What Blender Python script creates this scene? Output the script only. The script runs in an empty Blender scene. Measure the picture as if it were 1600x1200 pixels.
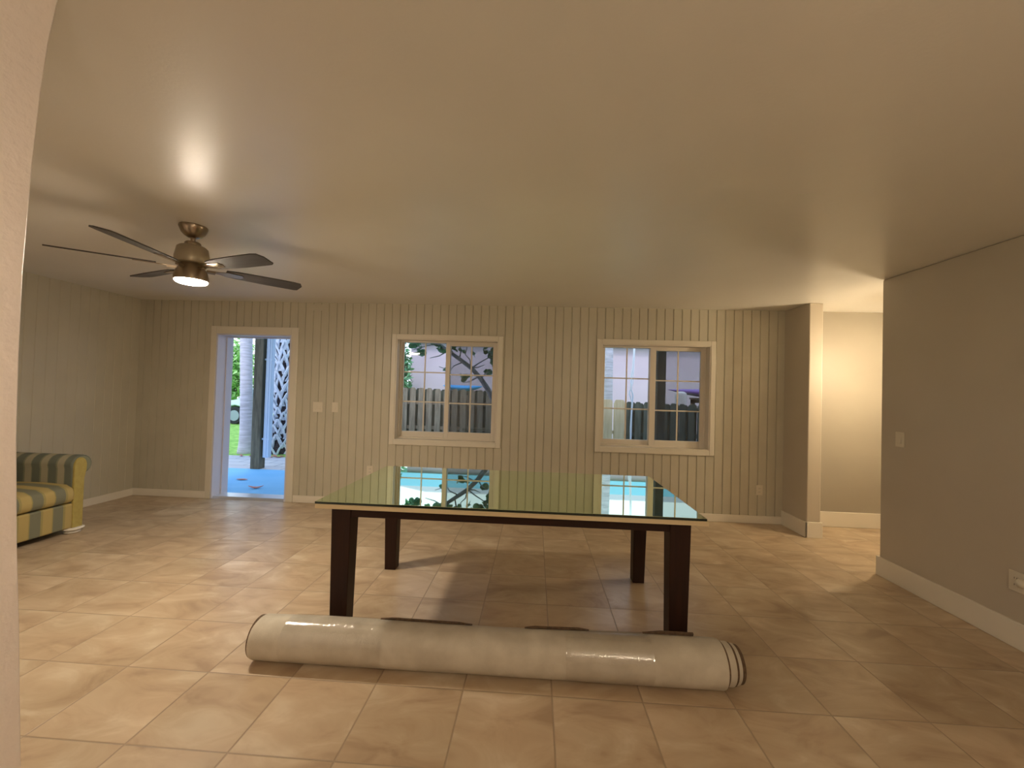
import bpy, bmesh, math, random
from mathutils import Vector, Matrix, Euler, noise
PI=math.pi; R=math.radians
scene=bpy.context.scene; COL=scene.collection
random.seed(7)
# ---------------------------------------------------------------- dimensions
D=5.05; H=2.498; RW=2.938; RC=3.705; LW=-5.08
T=.42925; TX=.12247; TY=2.03016

# ---------------------------------------------------------------- materials
def mat(name, col, rough=.5, metal=0., spec=None, **kw):
    m=bpy.data.materials.new(name); m.use_nodes=True
    b=m.node_tree.nodes['Principled BSDF']
    b.inputs['Base Color'].default_value=(*col,1); b.inputs['Roughness'].default_value=rough
    b.inputs['Metallic'].default_value=metal
    for k,v in kw.items(): b.inputs[k.replace('_',' ')].default_value=v
    return m
def nd(m,t,**kw):
    n=m.node_tree.nodes.new(t)
    for k,v in kw.items(): setattr(n,k,v)
    return n
def ln(m,a,b): m.node_tree.links.new(a,b)
def bsdf(m): return m.node_tree.nodes['Principled BSDF']
def val(m,op,a,b=None,c=None):
    n=nd(m,'ShaderNodeMath',operation=op)
    for i,x in enumerate((a,b,c)):
        if x is None: continue
        if isinstance(x,(int,float)): n.inputs[i].default_value=x
        else: ln(m,x,n.inputs[i])
    return n.outputs[0]
def ramp(m,fac,stops,interp='LINEAR'):
    n=nd(m,'ShaderNodeValToRGB'); cr=n.color_ramp; cr.interpolation=interp
    while len(cr.elements)<len(stops): cr.elements.new(.5)
    for e,(p,c) in zip(cr.elements,stops): e.position=p; e.color=(*c,1)
    ln(m,fac,n.inputs[0]); return n.outputs[0]
def noise_n(m,vec,scale,detail=3,rough=.5,dist=0.,dim='3D'):
    n=nd(m,'ShaderNodeTexNoise'); n.noise_dimensions=dim
    n.inputs['Scale'].default_value=scale; n.inputs['Detail'].default_value=detail
    n.inputs['Roughness'].default_value=rough; n.inputs['Distortion'].default_value=dist
    if vec is not None: ln(m,vec,n.inputs['Vector'])
    return n.outputs['Fac']
def bump(m,h,strength,dist):
    n=nd(m,'ShaderNodeBump'); n.inputs['Strength'].default_value=strength; n.inputs['Distance'].default_value=dist
    ln(m,h,n.inputs['Height']); ln(m,n.outputs[0],bsdf(m).inputs['Normal'])
def objco(m): return nd(m,'ShaderNodeTexCoord').outputs['Object']
def noisy(name,c1,c2,scale,rough=.6,bstr=0,bdist=.002,bscale=None,stretch=None,detail=4,**kw):
    m=mat(name,c1,rough,**kw); v=objco(m)
    if stretch:
        mp=nd(m,'ShaderNodeMapping'); mp.inputs['Scale'].default_value=stretch; ln(m,v,mp.inputs[0]); v=mp.outputs[0]
    f=noise_n(m,v,scale,detail)
    ln(m,ramp(m,f,[(.35,c1),(.65,c2)]),bsdf(m).inputs['Base Color'])
    if bstr: bump(m,noise_n(m,v,bscale or scale*4,3),bstr,bdist)
    return m

M={}
M['wallpaint']=noisy('beadboard paint',(.49,.45,.345),(.52,.48,.37),3,.38,.05,.001,60)
M['rightpaint']=noisy('smooth beige wall paint',(.49,.43,.34),(.51,.45,.36),2,.45,.12,.001,90)
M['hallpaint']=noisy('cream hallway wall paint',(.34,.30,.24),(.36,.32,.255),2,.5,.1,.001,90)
M['nearpaint']=noisy('textured pinkish wall paint',(.88,.79,.73),(.92,.83,.77),4,.5,.6,.006,45)
M['ceil']=noisy('textured ceiling paint',(.74,.70,.63),(.76,.72,.65),2,.34,.20,.0025,75)
M['trim']=noisy('painted trim',(.78,.72,.60),(.8,.74,.62),3,.35)
M['wtrim']=noisy('white window trim',(.66,.61,.50),(.68,.63,.52),3,.4)
M['base']=noisy('white baseboard paint',(.74,.68,.57),(.76,.70,.59),3,.4)
M['vinyl']=mat('white vinyl',(.68,.62,.52),.35)
M['jamb']=mat('pale lavender grey jamb paint',(.60,.60,.68),.4)  # one even lavender grey over the whole jamb
M['plate']=mat('white plastic plate',(.66,.60,.48),.35)
M['slot']=mat('dark slot',(.05,.045,.04),.6)
# floor tiles
def floor_mat():
    m=mat('ceramic floor tile',(.5,.4,.3),.3); b=bsdf(m); v=objco(m)
    sep=nd(m,'ShaderNodeSeparateXYZ'); ln(m,v,sep.inputs[0])
    gx=val(m,'DIVIDE',val(m,'SUBTRACT',sep.outputs[0],TX),T); gy=val(m,'DIVIDE',val(m,'SUBTRACT',sep.outputs[1],TY),T)
    fx=val(m,'FRACT',gx); fy=val(m,'FRACT',gy)
    ex=val(m,'MINIMUM',fx,val(m,'SUBTRACT',1.,fx)); ey=val(m,'MINIMUM',fy,val(m,'SUBTRACT',1.,fy))
    e=val(m,'MINIMUM',ex,ey)
    g=nd(m,'ShaderNodeMapRange'); g.interpolation_type='SMOOTHSTEP'
    g.inputs[1].default_value=.0045; g.inputs[2].default_value=.012; ln(m,e,g.inputs[0])  # 0 in grout
    cid=nd(m,'ShaderNodeCombineXYZ'); ln(m,val(m,'FLOOR',gx),cid.inputs[0]); ln(m,val(m,'FLOOR',gy),cid.inputs[1])
    wn=nd(m,'ShaderNodeTexWhiteNoise'); wn.noise_dimensions='2D'; ln(m,cid.outputs[0],wn.inputs['Vector'])
    off=nd(m,'ShaderNodeVectorMath',operation='MULTIPLY_ADD'); ln(m,wn.outputs['Color'],off.inputs[0]); off.inputs[1].default_value=(30,30,30); ln(m,v,off.inputs[2])
    mp=nd(m,'ShaderNodeMapping'); mp.inputs['Rotation'].default_value=(0,0,.6); mp.inputs['Scale'].default_value=(1,1.9,1); ln(m,off.outputs[0],mp.inputs[0])
    n1=noise_n(m,mp.outputs[0],3.2,4,.55,.9)
    c1=ramp(m,n1,[(.30,(.40,.29,.19)),(.45,(.50,.38,.255)),(.57,(.55,.435,.30)),(.72,(.65,.55,.41))])
    n2=noise_n(m,off.outputs[0],1.7,2)
    mx=nd(m,'ShaderNodeMixRGB',blend_type='MULTIPLY'); mx.inputs[0].default_value=1
    ln(m,c1,mx.inputs[1]); ln(m,ramp(m,n2,[(.3,(.86,.84,.80)),(.7,(1.06,1.04,1.02))]),mx.inputs[2])
    mg=nd(m,'ShaderNodeMixRGB'); ln(m,g.outputs[0],mg.inputs[0]); mg.inputs[1].default_value=(.36,.27,.18,1); ln(m,mx.outputs[0],mg.inputs[2])
    ln(m,mg.outputs[0],b.inputs['Base Color'])
    ln(m,ramp(m,n1,[(.3,(.36,)*3),(.7,(.28,)*3)]),b.inputs['Roughness'])
    h=val(m,'ADD',g.outputs[0],val(m,'MULTIPLY',n1,.35)); bump(m,h,.5,.003)
    return m
M['floor']=floor_mat()
def wood(name,c1,c2,rough,scale=6,stretch=(1,1,.08),**kw):
    m=mat(name,c1,rough,**kw); v=objco(m)
    mp=nd(m,'ShaderNodeMapping'); mp.inputs['Scale'].default_value=stretch; ln(m,v,mp.inputs[0])
    n=noise_n(m,mp.outputs[0],scale*6,4,.6,.5); ln(m,ramp(m,n,[(.3,c1),(.7,c2)]),bsdf(m).inputs['Base Color'])
    bump(m,n,.12,.001); bsdf(m).inputs['Specular IOR Level'].default_value=.3; return m
M['darkwood']=wood('dark stained mahogany',(.016,.0045,.0025),(.030,.009,.004),.5)
M['darkwoodx']=wood('dark stained mahogany apron',(.016,.0045,.0025),(.030,.009,.004),.5,stretch=(.08,1,1))
M['board']=wood('raw pine board edge',(.58,.47,.28),(.72,.60,.38),.6,stretch=(.06,1,1))
M['mirror']=mat('green tinted reflective glass',(.79,.98,.70),.015,1.)
M['glassedge']=mat('dark green glass edge',(.012,.022,.016),.12)
# rug
def rugmat():
    m=noisy('rug backing',(.50,.45,.36),(.60,.55,.45),9,.85,.5,.0015,260)
    return m
M['rug']=rugmat(); M['rugedge']=noisy('rug pile edge',(.10,.065,.04),(.16,.10,.06),60,.95,.6,.003,200)
def wrapmat():
    m=bpy.data.materials.new('clear plastic wrap'); m.use_nodes=True; nt=m.node_tree
    for n in list(nt.nodes): nt.nodes.remove(n)
    o=nd(m,'ShaderNodeOutputMaterial'); tr=nd(m,'ShaderNodeBsdfTransparent'); tr.inputs[0].default_value=(1,1,1,1)
    gl=nd(m,'ShaderNodeBsdfGlossy'); gl.inputs['Roughness'].default_value=.11
    mix=nd(m,'ShaderNodeMixShader'); fr=nd(m,'ShaderNodeLayerWeight'); fr.inputs[0].default_value=.25
    a=val(m,'ADD',val(m,'MULTIPLY',fr.outputs['Fresnel'],.12),.11); ln(m,a,mix.inputs[0])
    v=nd(m,'ShaderNodeTexCoord').outputs['Object']; mp=nd(m,'ShaderNodeMapping'); mp.inputs['Scale'].default_value=(1,.35,.35); ln(m,v,mp.inputs[0])
    b=nd(m,'ShaderNodeBump'); b.inputs['Strength'].default_value=.55; b.inputs['Distance'].default_value=.0045
    ln(m,noise_n(m,mp.outputs[0],48,3,.6,1.),b.inputs['Height']); ln(m,b.outputs[0],gl.inputs['Normal'])
    ln(m,tr.outputs[0],mix.inputs[1]); ln(m,gl.outputs[0],mix.inputs[2]); ln(m,mix.outputs[0],o.inputs[0]); return m
M['wrap']=wrapmat()
def panemat():
    m=bpy.data.materials.new('window glass'); m.use_nodes=True; nt=m.node_tree
    for n in list(nt.nodes): nt.nodes.remove(n)
    o=nd(m,'ShaderNodeOutputMaterial'); tr=nd(m,'ShaderNodeBsdfTransparent'); tr.inputs[0].default_value=(.95,.97,.97,1)
    gl=nd(m,'ShaderNodeBsdfGlossy'); gl.inputs['Roughness'].default_value=.02
    mix=nd(m,'ShaderNodeMixShader'); fr=nd(m,'ShaderNodeFresnel'); fr.inputs[0].default_value=1.45
    ln(m,fr.outputs[0],mix.inputs[0]); ln(m,tr.outputs[0],mix.inputs[1]); ln(m,gl.outputs[0],mix.inputs[2]); ln(m,mix.outputs[0],o.inputs[0]); return m
M['pane']=panemat()
def screenmat():
    m=bpy.data.materials.new('insect screen mesh'); m.use_nodes=True; nt=m.node_tree
    for n in list(nt.nodes): nt.nodes.remove(n)
    o=nd(m,'ShaderNodeOutputMaterial'); tr=nd(m,'ShaderNodeBsdfTransparent'); df=nd(m,'ShaderNodeBsdfDiffuse'); df.inputs[0].default_value=(.10,.10,.10,1)
    mix=nd(m,'ShaderNodeMixShader'); mix.inputs[0].default_value=.36
    ln(m,tr.outputs[0],mix.inputs[1]); ln(m,df.outputs[0],mix.inputs[2]); ln(m,mix.outputs[0],o.inputs[0]); return m
M['screen']=screenmat()
def emis(name,c,s):
    m=mat(name,(.9,.85,.75),.4); b=bsdf(m); b.inputs['Emission Color'].default_value=(*c,1); b.inputs['Emission Strength'].default_value=s; return m
WARM=(1.,.81,.54)
M['fanlens']=emis('frosted fan light lens',(1.,.85,.66),500.)
M['dome']=emis('frosted hallway dome',WARM,178.)
M['dome3']=emis('added fill globe',(1.,.80,.62),125.)
M['dome2']=emis('frosted dining dome',(1.,.83,.62),74.)
M['nickel']=noisy('brushed bronze nickel',(.30,.24,.17),(.36,.29,.21),4,.28,metal=.9)
M['nickel2']=noisy('brushed nickel motor housing',(.36,.31,.22),(.42,.36,.26),4,.42,metal=.6)
M['blade']=wood('grey brown fan blade',(.055,.047,.04),(.085,.075,.065),.6,stretch=(.1,1,1))
# sofa fabrics: stripes along an axis of the object's own coordinates
def stripes(name,axis,period,offset,cy=(.44,.34,.13),cg=(.19,.19,.13),cs=(.33,.28,.11)):
    m=mat(name,cy,.85); v=objco(m); sep=nd(m,'ShaderNodeSeparateXYZ'); ln(m,v,sep.inputs[0])
    f=val(m,'FRACT',val(m,'DIVIDE',val(m,'SUBTRACT',sep.outputs[axis],offset),period))
    ln(m,ramp(m,f,[(0,cs),(.05,cy),(.45,cs),(.50,cg),(.95,cs)],'CONSTANT'),bsdf(m).inputs['Base Color'])
    bump(m,noise_n(m,v,220,2),.3,.001); return m
M['str_y']=stripes('yellow and grey striped fabric',1,.174,.079)
M['str_x']=stripes('grey green striped arm fabric',0,.165,.063,(.36,.33,.23),(.14,.155,.12),(.21,.22,.15))
M['yel']=noisy('yellow sofa fabric',(.38,.30,.085),(.42,.34,.10),30,.85)
M['black']=mat('dark underside cloth',(.02,.02,.02),.9)
M['bun']=mat('white painted wood',(.78,.74,.66),.4)
# outside
M['slab']=noisy('concrete with sky blue light in colour',(.17,.50,.93),(.20,.53,.96),3,.7,.2,.002,40)  # blue light of the sky is put into the slab's base colour
def pavmat():
    m=mat('lavender grey pavers',(.5,.5,.58),.8); v=objco(m)
    br=nd(m,'ShaderNodeTexBrick'); ln(m,v,br.inputs['Vector']); br.inputs['Scale'].default_value=1
    br.inputs['Brick Width'].default_value=.6; br.inputs['Row Height'].default_value=.3; br.inputs['Mortar Size'].default_value=.012
    br.inputs['Color1'].default_value=(.58,.56,.60,1); br.inputs['Color2'].default_value=(.48,.47,.54,1); br.inputs['Mortar'].default_value=(.3,.3,.36,1)
    ln(m,br.outputs[0],bsdf(m).inputs['Base Color']); return m
M['paver']=pavmat()
M['grass']=noisy('lawn green',(.16,.36,.05),(.34,.58,.12),9,.9,.6,.03,60)
M['pink']=noisy('pale pink stucco',(.66,.50,.62),(.70,.54,.66),1.5,.85,.3,.004,60)
M['fascia']=mat('sky blue fascia',(.25,.60,.85),.5)
M['roofm']=noisy('pale shingle roof',(.40,.37,.42),(.46,.43,.48),8,.85)
M['fencew']=noisy('weathered grey fence wood',(.26,.195,.14),(.44,.36,.27),7,.85,.4,.003,40,stretch=(3,3,.4))
M['fenceg']=noisy('dark green grey fence wood and gap shade',(.055,.065,.05),(.11,.12,.095),7,.85,.4,.003,40,stretch=(3,3,.4))
M['fencet']=noisy('tan fence wood',(.66,.50,.28),(.78,.62,.40),7,.8,.4,.003,40,stretch=(3,3,.4))
M['post']=noisy('weathered dark post',(.07,.065,.045),(.15,.14,.10),6,.85,.4,.003,40,stretch=(3,3,.4))
M['spout']=mat('pale blue downspout',(.50,.66,.88),.4)
M['bark']=noisy('ringed grey palm bark',(.44,.42,.46),(.62,.59,.66),10,.9,.9,.012,14,stretch=(.4,.4,3.2))
M['boot']=noisy('silver grey palm boots',(.48,.54,.66),(.68,.73,.84),14,.85,.4,.004,60)
M['bootcore']=noisy('dark fibrous palm trunk',(.03,.025,.03),(.08,.06,.07),30,.95)
M['branch']=noisy('grey tree bark',(.24,.25,.27),(.40,.41,.44),20,.9,.5,.004,60)
def leafmat(name,c1,c2):
    m=mat(name,c1,.45); inf=nd(m,'ShaderNodeTexCoord').outputs['Object']
    ln(m,ramp(m,noise_n(m,inf,6,3,.7),[(.3,c1),(.7,c2)]),bsdf(m).inputs['Base Color'])
    bsdf(m).inputs['Subsurface Weight'].default_value=0; return m
M['leaf']=leafmat('round green leaves',(.06,.22,.10),(.20,.42,.20))
M['hedge']=leafmat('bright hedge leaves',(.14,.42,.08),(.62,.88,.36))
M['hedge2']=leafmat('mixed green leaves',(.08,.26,.07),(.55,.75,.30))
M['stem']=mat('brown stems',(.12,.08,.05),.9)
M['dryleaf']=noisy('dry red leaf',(.55,.16,.13),(.70,.33,.28),20,.7)
M['drybrown']=noisy('dry brown leaf',(.22,.08,.05),(.42,.20,.12),20,.8)
M['car']=mat('silvery white car paint',(.62,.76,.82),.25,.2); M['carglass']=mat('blue tinted car glass',(.05,.22,.35),.08)
M['tyre']=mat('black tyre rubber',(.02,.02,.025),.8); M['rim']=mat('alloy rim',(.30,.36,.42),.4,.3)
M['kblue']=mat('bright blue plastic',(.02,.36,.85),.35); M['kpurple']=mat('purple plastic',(.26,.13,.48),.4)
M['rackw']=noisy('brown rack timber',(.14,.07,.06),(.22,.12,.10),8,.8)
M['whitebox']=mat('white plastic',(.74,.66,.66),.5)
M['rope']=mat('pale blue white cord',(.92,.92,.98),.7)
M['alu']=mat('aluminium threshold',(.72,.74,.78),.3,.7)

# ---------------------------------------------------------------- mesh helpers
class MB:
    def __init__(s): s.bm=bmesh.new(); s.mi=0
    def _f(s,vs):
        try:
            f=s.bm.faces.new(vs); f.material_index=s.mi; return f
        except ValueError: return None
    def box(s,x0,x1,y0,y1,z0,z1,mtx=None):
        P=[(x0,y0,z0),(x1,y0,z0),(x1,y1,z0),(x0,y1,z0),(x0,y0,z1),(x1,y0,z1),(x1,y1,z1),(x0,y1,z1)]
        if mtx: P=[mtx@Vector(p) for p in P]
        v=[s.bm.verts.new(p) for p in P]
        for f in ((3,2,1,0),(4,5,6,7),(0,1,5,4),(1,2,6,5),(2,3,7,6),(3,0,4,7)): s._f([v[i] for i in f])
        return s
    def hexa(s,P):
        v=[s.bm.verts.new(p) for p in P]
        for f in ((3,2,1,0),(4,5,6,7),(0,1,5,4),(1,2,6,5),(2,3,7,6),(3,0,4,7)): s._f([v[i] for i in f])
        return s
    def prism(s,poly,axis,a,b,mtx=None):
        # poly: list of 2-D points in the two other axes (cyclic order x,y,z)
        def P(u,w,t):
            p={'x':(t,u,w),'y':(u,t,w),'z':(u,w,t)}[axis]
            return mtx@Vector(p) if mtx else Vector(p)
        A=[s.bm.verts.new(P(u,w,a)) for u,w in poly]; B=[s.bm.verts.new(P(u,w,b)) for u,w in poly]
        n=len(poly)
        for i in range(n): s._f([A[i],A[(i+1)%n],B[(i+1)%n],B[i]])
        s._f(A[::-1]); s._f(B); return s
    def rings(s,rs,cap=True,closed=True):
        V=[[s.bm.verts.new(p) for p in r] for r in rs]; n=len(V[0])
        for a,b in zip(V,V[1:]):
            for i in range(n if closed else n-1): s._f([a[i],a[(i+1)%n],b[(i+1)%n],b[i]])
        if cap and closed: s._f(V[0][::-1]); s._f(V[-1])
        return s
    def lathe(s,prof,c=(0,0,0),n=32,mtx=None,cap=True):
        rs=[]
        for r,z in prof:
            ring=[Vector((c[0]+r*math.cos(2*PI*i/n),c[1]+r*math.sin(2*PI*i/n),c[2]+z)) for i in range(n)]
            if mtx: ring=[mtx@p for p in ring]
            rs.append(ring)
        return s.rings(rs,cap)
    def tube(s,pts,rad,n=10,cap=True):
        pts=[Vector(p) for p in pts]; rs=[]
        if not hasattr(rad,'__len__'): rad=[rad]*len(pts)
        up=None
        for i,p in enumerate(pts):
            d=(pts[min(i+1,len(pts)-1)]-pts[max(i-1,0)]).normalized()
            if up is None: up=Vector((0,0,1)) if abs(d.z)<.9 else Vector((1,0,0))
            a=d.cross(up).normalized(); b=a.cross(d).normalized(); up=b
            rs.append([p+(a*math.cos(2*PI*k/n)+b*math.sin(2*PI*k/n))*rad[i] for k in range(n)])
        return s.rings(rs,cap)
    def build(s,name,m,parent=None,loc=None,bevel=0,smooth=False,label=None,seg=2,recalc=True):
        if recalc: bmesh.ops.recalc_face_normals(s.bm,faces=s.bm.faces)
        if loc is not None: bmesh.ops.translate(s.bm,verts=s.bm.verts,vec=-Vector(loc))
        me=bpy.data.meshes.new(name); s.bm.to_mesh(me); s.bm.free()
        for k in (m if isinstance(m,(list,tuple)) else [m]): me.materials.append(k)
        if smooth:
            for p in me.polygons: p.use_smooth=True
        o=bpy.data.objects.new(name,me); COL.objects.link(o)
        if loc is not None: o.location=loc
        if parent is not None: o.parent=parent
        if parent is not None and loc is not None: pass
        if bevel:
            bv=o.modifiers.new('b','BEVEL'); bv.width=bevel; bv.segments=seg; bv.limit_method='ANGLE'; bv.angle_limit=R(35)
            if smooth: 
                wn=o.modifiers.new('w','WEIGHTED_NORMAL')
        if label: o['label']=label
        return o
def smooth_angle(o,deg=35):
    me=o.data
    for p in me.polygons: p.use_smooth=True
    bm=bmesh.new(); bm.from_mesh(me)
    for e in bm.edges:
        if len(e.link_faces)==2 and e.calc_face_angle(0)>R(deg): e.smooth=False
    bm.to_mesh(me); bm.free(); return o
def tag(o,label=None,cat=None,group=None,kind=None):
    if label: o['label']=label
    if cat: o['category']=cat
    if group: o['group']=group
    if kind: o['kind']=kind
    return o
def struct(o,label=None,cat=None): return tag(o,label,cat,kind='structure')
def empty(name,loc,rz=0):
    o=bpy.data.objects.new(name,None); o.empty_display_size=.1; COL.objects.link(o); o.location=loc; o.rotation_euler[2]=rz; return o
def copy_tree(o,parent=None):
    c=o.copy(); COL.objects.link(c); c.parent=parent
    for ch in list(o.children): copy_tree(ch,c)
    return c

# ================================================================ SETTING
struct(MB().box(LW-.2,7,-2.9,D+.2,-.12,0).build('floor',M['floor']),'beige mottled ceramic tile floor laid square to the back wall','floor')
struct(MB().box(LW-.2,7,-2.9,D+.2,H,H+.15).build('ceiling',M['ceil']),'textured satin beige ceiling above the whole room','ceiling')

GP=.1005; GO=-2.694   # board pitch and a groove position
def panel_profile(a,b,face,depth=.009,hw=.0062):
    """points (u, w) along a run from a to b; w = position of the surface, grooves cut away from the room"""
    pts=[(a,face)]; k=math.ceil((a-GO)/GP)
    while GO+k*GP<b:
        g=GO+k*GP
        if g-hw>a+.002 and g+hw<b-.002: pts+=[(g-hw,face),(g-hw*.4,face+depth),(g+hw*.4,face+depth),(g+hw,face)]
        k+=1
    pts.append((b,face)); return pts
bw=MB()
def back_panel(x0,x1,z0,z1,y=D,y2=D+.2):
    pts=panel_profile(x0,x1,y); poly=pts+[(x1,y2),(x0,y2)]
    bw.prism(poly,'z',z0,z1)
W1=(-1.722,-.458,.82,2.068); W2=(.787,2.068,.822,2.062); DR=(-4.04,-3.06,0,2.083); PX=2.918
for (a,b,z0,z1) in [(LW-.2,DR[0],0,H),(DR[0],DR[1],DR[3],H),(DR[1],W1[0],0,H),(W1[0],W1[1],0,W1[2]),(W1[0],W1[1],W1[3],H),(W1[1],W2[0],0,H),(W2[0],W2[1],0,W2[2]),(W2[0],W2[1],W2[3],H),(W2[1],PX+.02,0,H)]:
    back_panel(a,b,z0,z1)
struct(bw.build('wall_back',M['wallpaint'],recalc=True),'cream beadboard back wall with the open doorway and two windows','wall')
lw=MB()
pts=panel_profile(-.2,5.049,0,.0045,.005); poly=[(LW-w,u) for u,w in pts]+[(LW-.2,5.049),(LW-.2,-.2)]
lw.prism(poly,'z',0,H); lw.box(LW-.2,LW,-2.9,-.2,0,H)
struct(lw.build('wall_left',M['wallpaint']),'cream beadboard wall on the left behind the sofa','wall')
# right wall block: face at x=RW ending at RC
struct(MB().box(RW,RW+.12,-2.9,RC,0,H).box(RW+.12,7,RC-.12,RC,0,H).build('wall_right',M['rightpaint'],bevel=.012,seg=3),'plain beige wall on the right ending at the hallway corner','wall')
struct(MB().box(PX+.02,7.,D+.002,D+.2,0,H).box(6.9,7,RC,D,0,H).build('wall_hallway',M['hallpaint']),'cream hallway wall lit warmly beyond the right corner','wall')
struct(MB().box(PX,PX+.14,4.613,D+.01,0,H).build('wall_stub',M['rightpaint'],bevel=.008),'short stub wall between the beadboard and the hallway','wall')
struct(MB().box(LW-.2,7,-3.05,-2.9,0,H).build('wall_front',M['nearpaint']),'plain wall behind the viewer','wall')
# near wall, its free end slightly bowed in plaster
zs=[0,.5,.8,1.0,1.29,1.5,1.73,2.0,2.2,2.34,H]; xe=[-1.115,-1.140,-1.158,-1.173,-1.189,-1.194,-1.195,-1.186,-1.174,-1.161,-1.135]
nw=MB(); rs=[]
for z,x in zip(zs,xe):
    x*=1.02/.9; r=.02; rs.append([(LW,.78,z),(x-r,.78,z),(x-r*.3,.78+r*.3,z),(x,.78+r,z),(x,1.02-.006,z),(x-.006,1.02,z),(LW,1.02,z)])
nw.rings(rs); struct(nw.build('wall_near',M['nearpaint']),'textured pinkish wall end at the left edge of the view','wall')
# baseboards
def bb(name,boxes,label,bev=.004):
    m=MB()
    for b in boxes: m.box(*b)
    return struct(m.build(name,M['base'],bevel=bev),label,'baseboard')
bb('baseboard_back',[(LW+.012,-4.115,D-.014,D-.0005,0,.088),(-2.972,PX-.014,D-.014,D-.0005,0,.088)],'low white baseboard along the beadboard back wall')
bb('baseboard_left',[(LW+.0005,LW+.014,1.02,D-.0005,0,.088)],'low white baseboard along the left beadboard wall')
bb('baseboard_right',[(RW-.016,RW-.0005,-2.8,RC+.016,0,.158),(RW,6.9,RC+.0005,RC+.016,0,.158)],'tall white baseboard along the right wall and its corner')
bb('baseboard_stub',[(PX-.016,PX-.0005,4.597,D-.0005,0,.165),(PX-.016,PX+.156,4.597,4.6125,0,.165),(PX+.1405,PX+.156,4.6,D-.0005,0,.165)],'tall white baseboard wrapped round the stub wall')
bb('baseboard_hallway',[(PX+.157,6.9,D-.014,D+.0015,0,.172)],'tall white baseboard along the hallway wall')
struct(MB().box(1.30,1.39,2.16,2.163,H-.003,H-.0005).build('trim_1',M['ceil']),'small raised plaster seam on the ceiling','trim')

# ---- windows
def window(n,W,gl,gr,lab):
    x0,x1,z0,z1=W; c=.057; y=D
    def ring(m,a,b,c0,d,t,ya,yb,tb=None):
        tb=tb or t
        m.box(a,a+t,ya,yb,c0,d); m.box(b-t,b,ya,yb,c0,d); m.box(a+t,b-t,ya,yb,d-t,d); m.box(a+t,b-t,ya,yb,c0,c0+tb); return m
    m=MB(); ring(m,x0-c,x1+c,z0-c,z1+c,c,y-.018,y-.0005)
    root=struct(m.build('window_%d'%n,M['wtrim'],bevel=.004),lab,'window')
    m=MB(); ring(m,x0,x1,z0,z1,.012,y-.012,y+.2); ring(m,x0+.012,x1-.012,z0+.012,z1-.012,.016,y+.1,y+.19); m.build('window_frame',M['vinyl'],root,bevel=.002)
    xm=(gl[1]+gr[0])/2
    for (g,ys,a,b) in ((gl,y+.15,x0+.02,xm+.025),(gr,y+.105,xm-.03,x1-.02)):
        gx0,gx1,gz0,gz1=g; k=(ys+.012)/5.17
        gx0*=k; gx1*=k
        m=MB(); zt=z1-.014; zb=z0+.014
        m.box(a,gx0,ys,ys+.035,zb,zt); m.box(gx1,b,ys,ys+.035,zb,zt); m.box(gx0,gx1,ys,ys+.035,gz1,zt); m.box(gx0,gx1,ys,ys+.035,zb,gz0)
        s=m.build('sash',M['vinyl'],root,bevel=.003)
        m=MB(); xc=(gx0+gx1)/2; m.box(xc-.0075,xc+.0075,ys+.008,ys+.02,gz0,gz1)
        for q in (1,2):
            z=gz0+(gz1-gz0)*q/3; m.box(gx0,gx1,ys+.009,ys+.019,z-.0075,z+.0075)
        m.build('muntin',M['vinyl'],s)
        MB().box(gx0-.004,gx1+.004,ys+.021,ys+.025,gz0-.004,gz1+.004).build('pane',M['pane'],s)
    m=MB().box(xm,x1-.02,y+.191,y+.1915,z0+.02,z1-.02); m.build('insect_screen',M['screen'],root)
    return root
window(1,W1,(-1.663,-1.121,.917,2.041),(-1.075,-.535,.927,2.003),'white framed sliding window nearer the doorway with leafy branch outside')
window(2,W2,(.847,1.382,.908,2.035),(1.465,1.998,.915,2.004),'white framed sliding window on the right with dark post outside')
# ---- doorway
m=MB(); c=.072
m.box(DR[0]-c,DR[0],D-.018,D-.0005,0,DR[3]+c+.02).box(DR[1],DR[1]+c+.015,D-.018,D-.0005,0,DR[3]+c+.02).box(DR[0],DR[1],D-.018,D-.0005,DR[3],DR[3]+c+.02)
door=struct(m.build('door_1',M['wtrim'],bevel=.004),'white cased open doorway leading out to the blue patio','doorway')
m=MB(); m.box(DR[0],DR[0]+.02,D-.015,D+.26,0,DR[3]).box(DR[1]-.02,DR[1],D-.015,D+.26,0,DR[3]).box(DR[0]+.02,DR[1]-.02,D-.015,D+.26,DR[3]-.02,DR[3])
m.box(DR[0]+.02,DR[0]+.035,D+.13,D+.17,0,DR[3]-.02).box(DR[1]-.035,DR[1]-.02,D+.13,D+.17,0,DR[3]-.02).box(DR[0]+.035,DR[1]-.035,D+.13,D+.17,DR[3]-.035,DR[3]-.02)
m.build('door_jamb',M['jamb'],door,bevel=.002)
MB().prism([(D-.01,0),(D+.02,.028),(D+.2,.03),(D+.27,.004),(D+.27,-.05),(D-.01,-.0)],'x',DR[0]+.02,DR[1]-.02).build('threshold',M['alu'],door)

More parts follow.
